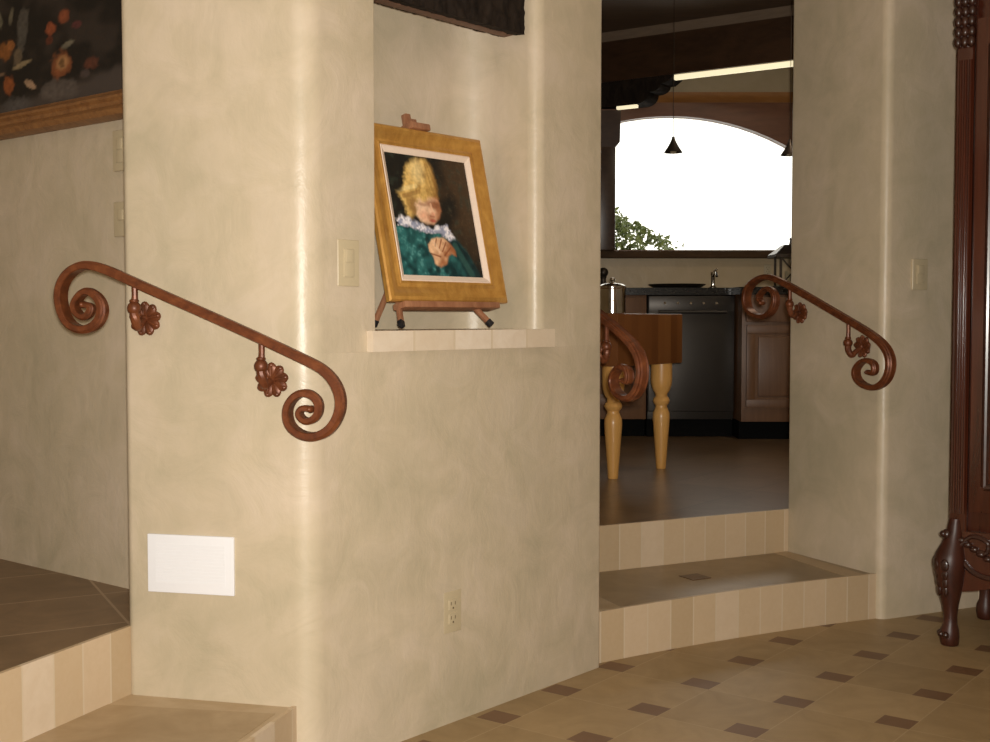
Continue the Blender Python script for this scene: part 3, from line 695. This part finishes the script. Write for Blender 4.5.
def portrait(u, v):
    n1 = nz_(u, v, 6, 1); n2 = nz_(u, v, 18, 2); n3 = nz_(u, v, 48, 5)
    w = (u + n2 * .006 + n3 * .004, v + nz_(u, v, 18, 7) * .006)
    col = lerp((.012, .011, .009), (.060, .034, .017), ss(.45, .9, u + n1 * .3) * (1 - ss(.5, 1, v + n1 * .2)))
    col = lerp(col, (.032, .042, .030), ss(.0, .7, n2 + n1 * .5) * .55)
    col = lerp(col, (.10, .06, .03), ss(.35, .6, n3 + n2 * .4) * .25 * ss(.4, .8, u))
    # dress with broken brushwork
    bd_ = pmask(*w, BODY, .02)
    fold = math.sin((u * 1.3 - v * .9 + n1 * .12) * 21)
    dr = lerp((.006, .035, .038), (.030, .155, .150), ss(-1.0, 1.0, fold * .55 + n2 * 1.1 - (u - .35) * 1.1))
    dr = lerp(dr, (.10, .28, .27), ss(.10, .60, n3 * .55 + n2 * .6 + fold * .2) * .7 * (1 - ss(.25, .75, u)))
    dr = lerp(dr, (.006, .016, .018), ss(.45, .95, u) * .75)
    dr = lerp(dr, (.035, .11, .095), stroke(u, v, (.70, .74), (.86, .98), .035) * .6)
    dr = lerp(dr, (.004, .014, .016), stroke(u, v, (.36, .70), (.44, .95), .03) * .75)
    dr = lerp(dr, (.03, .15, .15), stroke(u, v, (.30, .90), (.42, .86), .05) * .5)
    col = lerp(col, dr, bd_)
    # face, in the shade of the fringe on its right side
    fm = pmask(*w, FACE, .018)
    sk = lerp((.46, .19, .09), (.88, .58, .38), ss(-.25, .30, (.45 - u) * 2.0 + n2 * .25 + .08))
    sk = lerp(sk, (.78, .34, .20), blob(u, v, .37, .50, .07, .05, 0, .9, .1, 15) * .55)
    sk = lerp(sk, (.27, .10, .045), blob(u, v, .52, .405, .13, .042, .12, .7, .1, 13) * .85)
    sk = lerp(sk, (.30, .12, .055), blob(u, v, .37, .405, .06, .018, .1, .7, .1, 14) * .6)
    sk = lerp(sk, (.80, .46, .29), stroke(u, v, (.475, .40), (.485, .47), .014) * .7)
    sk = lerp(sk, (.78, .36, .22), blob(u, v, .485, .480, .030, .020, 0, .7, .1, 16) * .8)
    sk = lerp(sk, (.36, .11, .06), stroke(u, v, (.445, .498), (.50, .503), .007) * .55)
    sk = lerp(sk, (.48, .10, .07), blob(u, v, .475, .537, .045, .016, .05, .6, .1, 17) * .85)
    sk = lerp(sk, (.36, .15, .07), blob(u, v, .58, .50, .045, .10, .1, .9, .1, 18) * .6)
    sk = lerp(sk, (.72, .36, .22), blob(u, v, .465, .585, .05, .02, 0, .8, .1, 24) * .5)
    col = lerp(col, sk, fm)
    # hair: strands run down from the crown
    hm = pmask(u + n3 * .014 + n2 * .008, v + n2 * .012, HAIR, .03)
    an = math.atan2(u - .43, v + .16); rd_ = math.hypot(u - .43, v + .16)
    st_ = noise.noise(Vector((an * 16 + n2 * .25, rd_ * 3.0, 2.0))) + .5 * noise.noise(Vector((an * 42, rd_ * 5, 7.0)))
    lo = noise.noise(Vector((an * 5, rd_ * 6, 4.0)))
    ha = lerp((.34, .17, .035), (.80, .53, .17), ss(-.7, .6, st_ * .30 + lo * .8 + n2 * .3 + n3 * .10 + (.43 - u) * 1.5))
    ha = lerp(ha, (.93, .74, .36), blob(u, v, .37, .13, .10, .11, .2, .9, .3, 25) * .6)
    ha = lerp(ha, (.26, .12, .03), ss(.46, .63, u + n2 * .04) * .65)
    ha = lerp(ha, (.22, .10, .03), blob(u, v, .265, .43, .06, .11, .1, .8, .3, 12) * .8)
    ha = lerp(ha, (.24, .11, .03), stroke(u, v, (.16, .35), (.36, .30), .02) * .55)
    ha = lerp(ha, (.90, .70, .32), stroke(u, v, (.10, .305), (.33, .255), .02) * .6)
    col = lerp(col, ha, hm)
    # ruffled collar
    cm = pmask(u + n3 * .022, v + n2 * .022, COLLAR, .014)
    col = lerp(col, lerp((.34, .36, .48), (.84, .80, .84), ss(-.5, .3, n3 * .55 + n2 * .9)), cm)
    # clasped hands
    hd = pmask(*w, HANDS, .014)
    hk = lerp((.36, .13, .05), (.82, .50, .29), ss(-.30, .30, n2 * .25 + (.53 - u) * 1.6 + (.80 - v) * 1.3))
    for a, b in FINGERS: hk = lerp(hk, (.26, .085, .035), stroke(u, v, a, b, .008) * .85)
    hk = lerp(hk, (.86, .58, .38), stroke(u, v, (.44, .72), (.49, .80), .016) * .5)
    col = lerp(col, hk, hd)
    return tuple(max(0, c * (1 + n3 * .16 + n2 * .08)) for c in col)
FW, FH = .484, .506
pic = empty('portrait_painting', FR(FW / 2, 0), 'gold framed portrait of a blond child in teal leaning on an easel', 'painting')
picture_frame(pic, FR, FW, FH, .058, M['gold'], .04, [(0, -.007), (0, .006), (.004, .011), (.013, .014), (.020, .012), (.027, .007), (.042, .003), (.049, .005), (.053, .008), (.058, .007), (.061, .001), (.061, -.012)])
picture_frame(pic, lambda a, b, c: FR(a + .058, b + .058, c), FW - .116, FH - .116, .02, M['liner'], .01, [(0, -.006), (0, .005), (.004, .007), (.015, .001), (.019, -.001), (.019, -.008)]).name = 'liner'
cv = MB().extrude([FR(.069, .07, -.008), FR(FW - .069, .07, -.008), FR(FW - .069, FH - .07, -.008), FR(.069, FH - .07, -.008)], FR(0, 0, -.011) - FR(0, 0, 0)); cb = cv.build('canvas_back', M['liner'], pic)
mg, cols = painted_grid(FR, .075, FW - .078, .0765, FH - .0765, -.0035, 190, 200, portrait)
mg.build('canvas', M['paint'], pic, 0, cols=cols)

es = empty('table_easel', W(.35, .06, 1.097), 'small red brown wooden table easel standing on the niche ledge', 'easel')
zl = F0Z - .003
m = MB().box(FR(.235, -.0105, -.002), (FR(1, 0) - FR(0, 0)), (.39, .05, .018), .004, 2, FR(0, 1) - FR(0, 0)); m.build('picture_rest', M['easel'], es)
def leg(p, q, w, name='leg'):
    d = (q - p); mb = MB().box((p + q) / 2, d, (d.length, w, w * .8), .003, 2, fi.to_3d()); o = mb.build(name, M['easel'], es)
    t = d.normalized(); MB().box(q - t * .006, t, (.020, w * 1.12, w * .95), .003, 2, fi.to_3d()).build('foot_tip', M['rubber'], o)
leg(FR(.062, .02, -.024), W(.127, .035, 1.110), .0155); leg(FR(.335, .02, -.024), W(.490, .035, 1.111), .0155)
leg(W(.22, .15, 1.26), W(.180, .200, 1.110), .015)
MB().box(FR(.235, .27, -.026), FR(0, 1) - FR(0, 0), (.56, .03, .014), .003, 2, fi.to_3d()).build('mast', M['easel'], es)
MB().box(FR(.225, .515, -.004), FR(1, 0) - FR(0, 0), (.075, .045, .018), .003, 2, FR(0, 1) - FR(0, 0)).build('top_clamp', M['easel'], es)
MB().box(FR(.200, .538, -.012), FR(0, 1) - FR(0, 0), (.035, .02, .02), .003, 2, fi.to_3d()).build('clamp_peg', M['easel'], es)

# ------------------------------------------------------------------ dark still life in the passage
pb = P - pd * .13
def PR(a, b, c=0):
    q = pb - pd * (1.25 - a) + pn * (c + .014); return Vector((q.x, q.y, 1.70 + b))
def pcol(u, v):
    PW, PHh = 1.10, .88
    t_ = (1 - u) * PW + .075 + .13 - .35         # distance left of the pillar edge
    z_ = 1.775 + (1 - v) * PHh
    x = 124 - (t_ - .013) / .647 * 124; y = 105 - (z_ - 1.78) * 1200 / 3.65
    n1 = nz_(x, y, .03, 1); n2 = nz_(x, y, .09, 2); n3 = nz_(x, y, .25, 3)
    col = lerp((.010, .008, .007), (.03, .022, .018), ss(-.2, .6, n1 + n2 * .5))
    tb = 92 - (x - 60) * .12 + n2 * 6
    col = lerp(col, (.075, .058, .05), ss(tb - 6, tb + 5, y) * .75)
    def B_(cx, cy, rx, ry, c, a=.9, rot=0):
        nonlocal col
        dx, dy = x - cx, y - cy; co, si = math.cos(rot), math.sin(rot)
        r = math.hypot((dx * co + dy * si) / rx, (-dx * si + dy * co) / ry) + n3 * .35 + n2 * .35
        col = lerp(col, tuple(k * (1 + n3 * .5) for k in c), (1 - ss(.7, 1.15, r)) * a)
    B_(70, 92, 22, 11, (.10, .08, .068), .8); B_(25, 101, 18, 10, (.085, .075, .07), .8)
    B_(33, 26, 6, 24, (.085, .075, .062), .8, .1); B_(7, 6, 3, 10, (.16, .14, .09), .8, -.2); B_(21, 7, 3, 9, (.14, .12, .08), .8, .2)
    B_(13, 43, 9, 9, (.24, .085, .02)); B_(20, 38, 5, 6, (.30, .11, .03)); B_(27, 50, 5, 9, (.14, .10, .06), .8)
    B_(34, 59, 11, 2.6, (.24, .18, .10), .9, -.25); B_(6, 65, 8, 2, (.2, .12, .07), .8, -.1)
    B_(16, 78, 6, 9, (.27, .075, .02)); B_(40, 81, 10, 3.4, (.36, .23, .14), .95, .65)
    B_(63, 31, 5, 7, (.26, .065, .025)); B_(77, 22, 6, 7, (.22, .06, .025)); B_(62, 42, 4, 5, (.12, .03, .015))
    B_(73, 69, 10, 13, (.22, .07, .025)); B_(74, 67, 6.5, 8, (.34, .17, .07)); B_(74, 67, 3.5, 5, (.16, .08, .03))
    B_(82, 50, 7, 3, (.15, .13, .09), .9, -.35); B_(90, 34, 5, 4, (.12, .03, .03), .7); B_(103, 74, 8, 6, (.11, .035, .02), .8); B_(97, 83, 6, 5, (.07, .05, .045), .8)
    B_(84, 1, 6, 3, (.16, .03, .06)); B_(-20, 50, 14, 14, (.2, .1, .03), .7); B_(-45, 80, 18, 8, (.14, .11, .08), .7); B_(-50, 20, 10, 22, (.06, .07, .04), .8)
    return tuple(max(0, k) for k in col)
op = empty('still_life_painting', PR(.62, 0), 'dark still life oil painting in a brown gilt frame on the passage wall', 'painting')
PWW, PHH = 1.25, 1.03
picture_frame(op, PR, PWW, PHH, .078, M['old_frame'], .05, [(0, -.012), (0, .02), (.006, .034), (.02, .042), (.03, .034), (.036, .022), (.048, .020), (.056, .028), (.064, .026), (.072, .014), (.08, .008), (.08, -.012)])
mg, cols = painted_grid(PR, .075, PWW - .075, .075, PHH - .075, .004, 220, 170, pcol)
mg.build('canvas', M['paint_dark'], op, 0, cols=cols)

# ------------------------------------------------------------------ butcher block and pot
bu = Vector((.594, .804)); bv = Vector((-.804, .594)); b1 = Vector((.583, 5.902))
tb = empty('butcher_block', (.583, 5.902, .338), 'thick butcher block table on golden turned legs in the kitchen', 'table')
c0 = b1 - bu * .065 - bv * .062; LB, WB = .67, .62
cc = c0 + bu * LB / 2 + bv * WB / 2
MB().box((cc.x, cc.y, 1.022), bu, (LB, WB, .258), .006, 2).build('block_top', M['staves'], tb)
lp_ = [(.001, 0), (.024, 0), (.026, .006), (.0285, .05), (.036, .15), (.042, .23), (.0445, .27), (.043, .295), (.034, .315), (.030, .325), (.031, .335), (.040, .345), (.045, .358), (.040, .372), (.031, .382), (.032, .395), (.045, .415), (.053, .44), (.056, .47), (.056, .557), (.001, .557)]
for (i, j) in ((0, 0), (1, 0), (0, 1), (1, 1)):
    q = b1 + bu * (.491 * i) + bv * (.49 * j)
    MB().lathe(lp_, (q.x, q.y, .338), 24).build('leg', M['maple'], tb)
pot = empty('steel_canister', (.588, 6.02, 1.151), 'shiny steel canister standing on the butcher block', 'canister')
MB().lathe([(.001, 0), (.062, 0), (.066, .004), (.066, .125), (.069, .129), (.069, .134), (.062, .134), (.06, .02), (.001, .02)], (.588, 6.02, 1.151)).build('canister_body', M['chrome'], pot)
MB().lathe([(.001, 0), (.064, 0), (.066, .006), (.05, .014), (.012, .02), (.009, .028), (.014, .034), (.012, .044), (.001, .046)], (.588, 6.02, 1.2855)).build('lid', M['chrome'], pot)

# ------------------------------------------------------------------ armoire
au = Vector((.8, -.6)); av = Vector((.6, .8)); F0 = Vector((1.563, 4.112)); AW, AD = 1.2, .46
def AP(s, e, z): q = F0 + au * s + av * e; return Vector((q.x, q.y, z))
ac = AP(AW / 2, AD / 2, 0)
ar_ = empty('armoire', ac, 'tall glossy mahogany armoire on carved cabriole legs at the right edge', 'armoire')
MB().box(AP(AW / 2, AD / 2 + .012, 1.37), au, (AW - .012, AD - .024, 2.02), .004).build('carcass', M['mahogany'], ar_)
for s in (.0, AW):                                     # fluted corner posts
    k = 1 if s == 0 else -1
    m = MB().box(AP(s + k * .03, .03, 1.37), au, (.06, .06, 2.02), .012, 3)
    for q in (.018, .034, .05): m.tube([AP(s + k * q, -.001, .46), AP(s + k * q, -.001, 2.0)], .0055, 8)
    m.build('corner_post', M['mahogany'], ar_)
    m = MB()                                           # carved capital with leaf scrolls
    for z in range(8):
        for q in range(3): m.ell(AP(s + k * (.008 + .022 * q), -.006 + .004 * (z % 2), 2.06 + z * .034), au.to_3d() * .014, -av.to_3d() * .014, Vector((0, 0, .02)))
        m.ell(AP(s - k * .004, .02, 2.07 + z * .034), au.to_3d() * .010, av.to_3d() * .02, Vector((0, 0, .016)))
    m.build('capital', M['mahogany_dark'], ar_)
for k in (0, 1):                                       # two doors
    x0 = .072 + k * .53; x1 = x0 + .52; m = MB()
    m.box(AP((x0 + x1) / 2, -.004, 1.3), au, (x1 - x0, .026, 1.66), .004)
    d = m.build('door', M['mahogany'], ar_)
    m = MB()
    for (a0, z0, a1, z1) in ((x0 + .05, .56, x1 - .05, .56), (x1 - .05, .56, x1 - .05, 2.04), (x1 - .05, 2.04, x0 + .05, 2.04), (x0 + .05, 2.04, x0 + .05, .56)):
        m.tube([AP(a0, -.018, z0), AP(a1, -.018, z1)], .012, 10)
    m.build('panel_moulding', M['mahogany_dark'], d)
    m = MB(); hx = x1 - .03 if k == 0 else x0 + .03
    m.box(AP(hx, -.019, 1.25), au, (.022, .004, .12), .002); m.ball(AP(hx, -.03, 1.25), .012); m.build('handle', M['brass'], d)
m = MB()                                               # cornice
for z, o, h in ((2.385, .012, .03), (2.415, .035, .03), (2.445, .06, .04), (2.485, .075, .02)):
    m.box(AP(AW / 2, AD / 2, z + h / 2), au, (AW + 2 * o, AD + 2 * o, h), .006)
m.build('cornice', M['mahogany'], ar_)
m = MB(); loop = [(0.0, .40), (AW, .40)]; n = 48       # shaped apron
bot = []
for k in range(n + 1):
    x = AW * k / n; d_ = min(x, AW - x); bot.append((x, .215 + .045 * math.cos(min(d_ / .3, 1) * PI) * (-1) * .6 - .03 * math.exp(-((x - AW / 2) / .12) ** 2) + .0))
m.extrude([AP(x, .0, z) for x, z in loop + bot[::-1]], av.to_3d() * .03); m.build('apron', M['mahogany'], ar_)
for k in (0, 1):                                       # carved scroll along the apron
    m = MB()
    sg = 1 if k == 0 else -1; ox = 0 if k == 0 else AW
    pth = catmull([AP(ox + sg * x, -.006, z) for x, z in ((.05, .30), (.09, .262), (.16, .248), (.25, .262), (.34, .30), (.40, .335), (.43, .32), (.41, .30))], 6)
    m.tube(pth, .009, 8)
    pth = catmull([AP(ox + sg * x, -.004, z) for x, z in ((.04, .345), (.08, .385), (.13, .372), (.13, .335), (.10, .335))], 6); m.tube(pth, .008, 8)
    for q in range(5): m.ell(AP(ox + sg * (.045 + .022 * q), -.004, .37 - .014 * q), au.to_3d() * .016, -av.to_3d() * .012, Vector((0, 0, .011)))
    m.build('apron_carving', M['mahogany_dark'], ar_)
for (s, e) in ((0, 0), (AW, 0), (0, AD), (AW, AD)):
    o = (au * (-1 if s == 0 else 1) + av * (-1 if e == 0 else 1)).normalized().to_3d(); c = AP(s + (.008 if s == 0 else -.008), e, 0)
    rows = [(.0, .0, .026), (.004, .0, .030), (.03, .004, .0335), (.055, .002, .031), (.075, -.002, .024), (.10, -.004, .0225), (.14, -.001, .0275), (.18, .003, .037), (.22, .009, .0455), (.26, .014, .052), (.295, .014, .054), (.325, .006, .047), (.355, -.012, .036), (.40, -.03, .027), (.44, -.04, .022)]
    path = [c + o * (q[1] * .40 - .004) + Vector((0, 0, q[0])) for q in rows]; fa_ = Vector((au.x, au.y, 0)); fb = Vector((av.x, av.y, 0))
    lg = MB().sweep(path, [(fa_, fb)] * len(path), [[(q[2] * math.cos(2 * PI * k / 20), q[2] * math.sin(2 * PI * k / 20)) for k in range(20)] for q in rows]).build('leg', M['leg_wood'], ar_, 60)
    if e == 0:
        tv = Vector((-o.y, o.x, 0))
        for side in (-1, 0, 1):
            dr = (o + tv * side * .9).normalized(); m = MB()
            for q in range(4): m.ell(c + dr * (.0515 - .005 * q) + Vector((0, 0, .285 - .03 * q)), dr * .007, Vector((0, 0, .022)), Vector((-dr.y, dr.x, 0)) * (.016 - .002 * q))
            m.build('knee_leaf', M['mahogany_dark'], lg); MB().ball(c + dr * .028 + Vector((0, 0, .04)), .012, seg=10).build('toe_carving', M['mahogany_dark'], lg)
        m = MB().ball(c + o * .012 + Vector((0, 0, .386)), .019); m.ball(c + o * .026 + Vector((0, 0, .388)), .012); m.build('volute', M['mahogany_dark'], lg)

# ------------------------------------------------------------------ shrub outside
sh = empty('garden_shrub', (1.12, 10.2, 0), 'sunlit green shrub outside the lower left of the arched window', 'shrub')
m = MB()
for k in range(4200):
    x = .75 + abs(random.gauss(0, .42)); top = 2.08 - .50 * (x - .9)
    z = 1.35 + (top - 1.35) * (random.random() ** .75); y = 10.2 + random.gauss(0, .14)
    if noise.noise(Vector((x * 8, y * 4, z * 8))) < -.10 + max(0, x - 1.25) * .45: continue
    a = Vector((random.gauss(0, 1), random.gauss(0, 1), random.gauss(0, 1))).normalized(); b = a.orthogonal().normalized(); s = random.uniform(.02, .038); n_ = a.cross(b) * s * .25
    c = Vector((x, y, z)); m.add([c - a * s, c - b * s * .5 + n_, c + a * s * 1.2, c + b * s * .5 + n_], [(0, 1, 2), (0, 2, 3)])
for k in range(500):
    x = random.uniform(.9, 2.1); c = Vector((x, 10.2 + random.gauss(0, .1), 1.45 + .22 * random.random() ** 1.6))
    a = Vector((random.gauss(0, 1), random.gauss(0, 1), random.gauss(0, 1))).normalized(); b = a.orthogonal().normalized(); s = random.uniform(.02, .038)
    m.add([c - a * s, c - b * s * .5, c + a * s * 1.2, c + b * s * .5], [(0, 1, 2), (0, 2, 3)])
m.build('foliage', M['leaf'], sh, 0)
m = MB()
for k in range(9):
    x = 1.0 + .04 * k; m.tube([(1.12, 10.2, 0), (1.05 + .03 * k, 10.2 + random.gauss(0, .04), .9), (.85 + .09 * k, 10.2 + random.gauss(0, .06), 1.75 - .03 * k)], [.02, .012, .004], 8)
m.build('stem', M['bark'], sh)

# ------------------------------------------------------------------ light
def area(name, loc, rot, size, power, color, shape='DISK', sy=None):
    l = bpy.data.lights.new(name, 'AREA'); l.shape = shape; l.size = size; l.energy = power; l.color = color
    if sy: l.size_y = sy
    o = bpy.data.objects.new(name, l); COL.objects.link(o); o.location = loc; o.rotation_euler = rot; return o
def aim(o, tgt): o.rotation_euler = (Vector(tgt) - o.location).to_track_quat('-Z', 'Y').to_euler()
fl = area('camera_flash', (.02, -.04, 1.168), (0, 0, 0), .05, 105, (1, .955, .87)); aim(fl, (.05, 3.2, 1.15))
l1 = area('ceiling_fill', (-.9, -.3, 3.1), (0, 0, 0), .9, 14, (1, .88, .71))  # unseen fill light, added for soft ambient in the living room
l2 = area('ceiling_fill.001', (1.5, .6, 3.1), (0, 0, 0), .9, 8, (1, .88, .71))  # second unseen fill, added on the right side
l3 = area('kitchen_fill', (1.9, 6.3, 2.98), (0, 0, 0), .5, 9, (1, .82, .60))  # unseen fill, added to brighten the kitchen
W_ = bpy.data.worlds.new('daylight'); S.world = W_; W_.use_nodes = True
bg = W_.node_tree.nodes['Background']; bg.inputs[0].default_value = (1, .955, .87, 1); bg.inputs[1].default_value = 2.2

# ------------------------------------------------------------------ camera
cam = bpy.data.cameras.new('camera'); cam.lens = 36 * 1200 / 990; cam.sensor_width = 36; cam.clip_start = .02
co = bpy.data.objects.new('camera', cam); COL.objects.link(co); co.location = (0, 0, 1.13)
co.rotation_euler = (PI / 2 - math.atan(53 / 1200), 0, 0); S.camera = co
vs_ = S.view_settings; S.display_settings.display_device = 'sRGB'
vs_.view_transform = 'Standard'; vs_.look = 'None'; vs_.exposure = 0; vs_.gamma = 1; vs_.use_curve_mapping = False
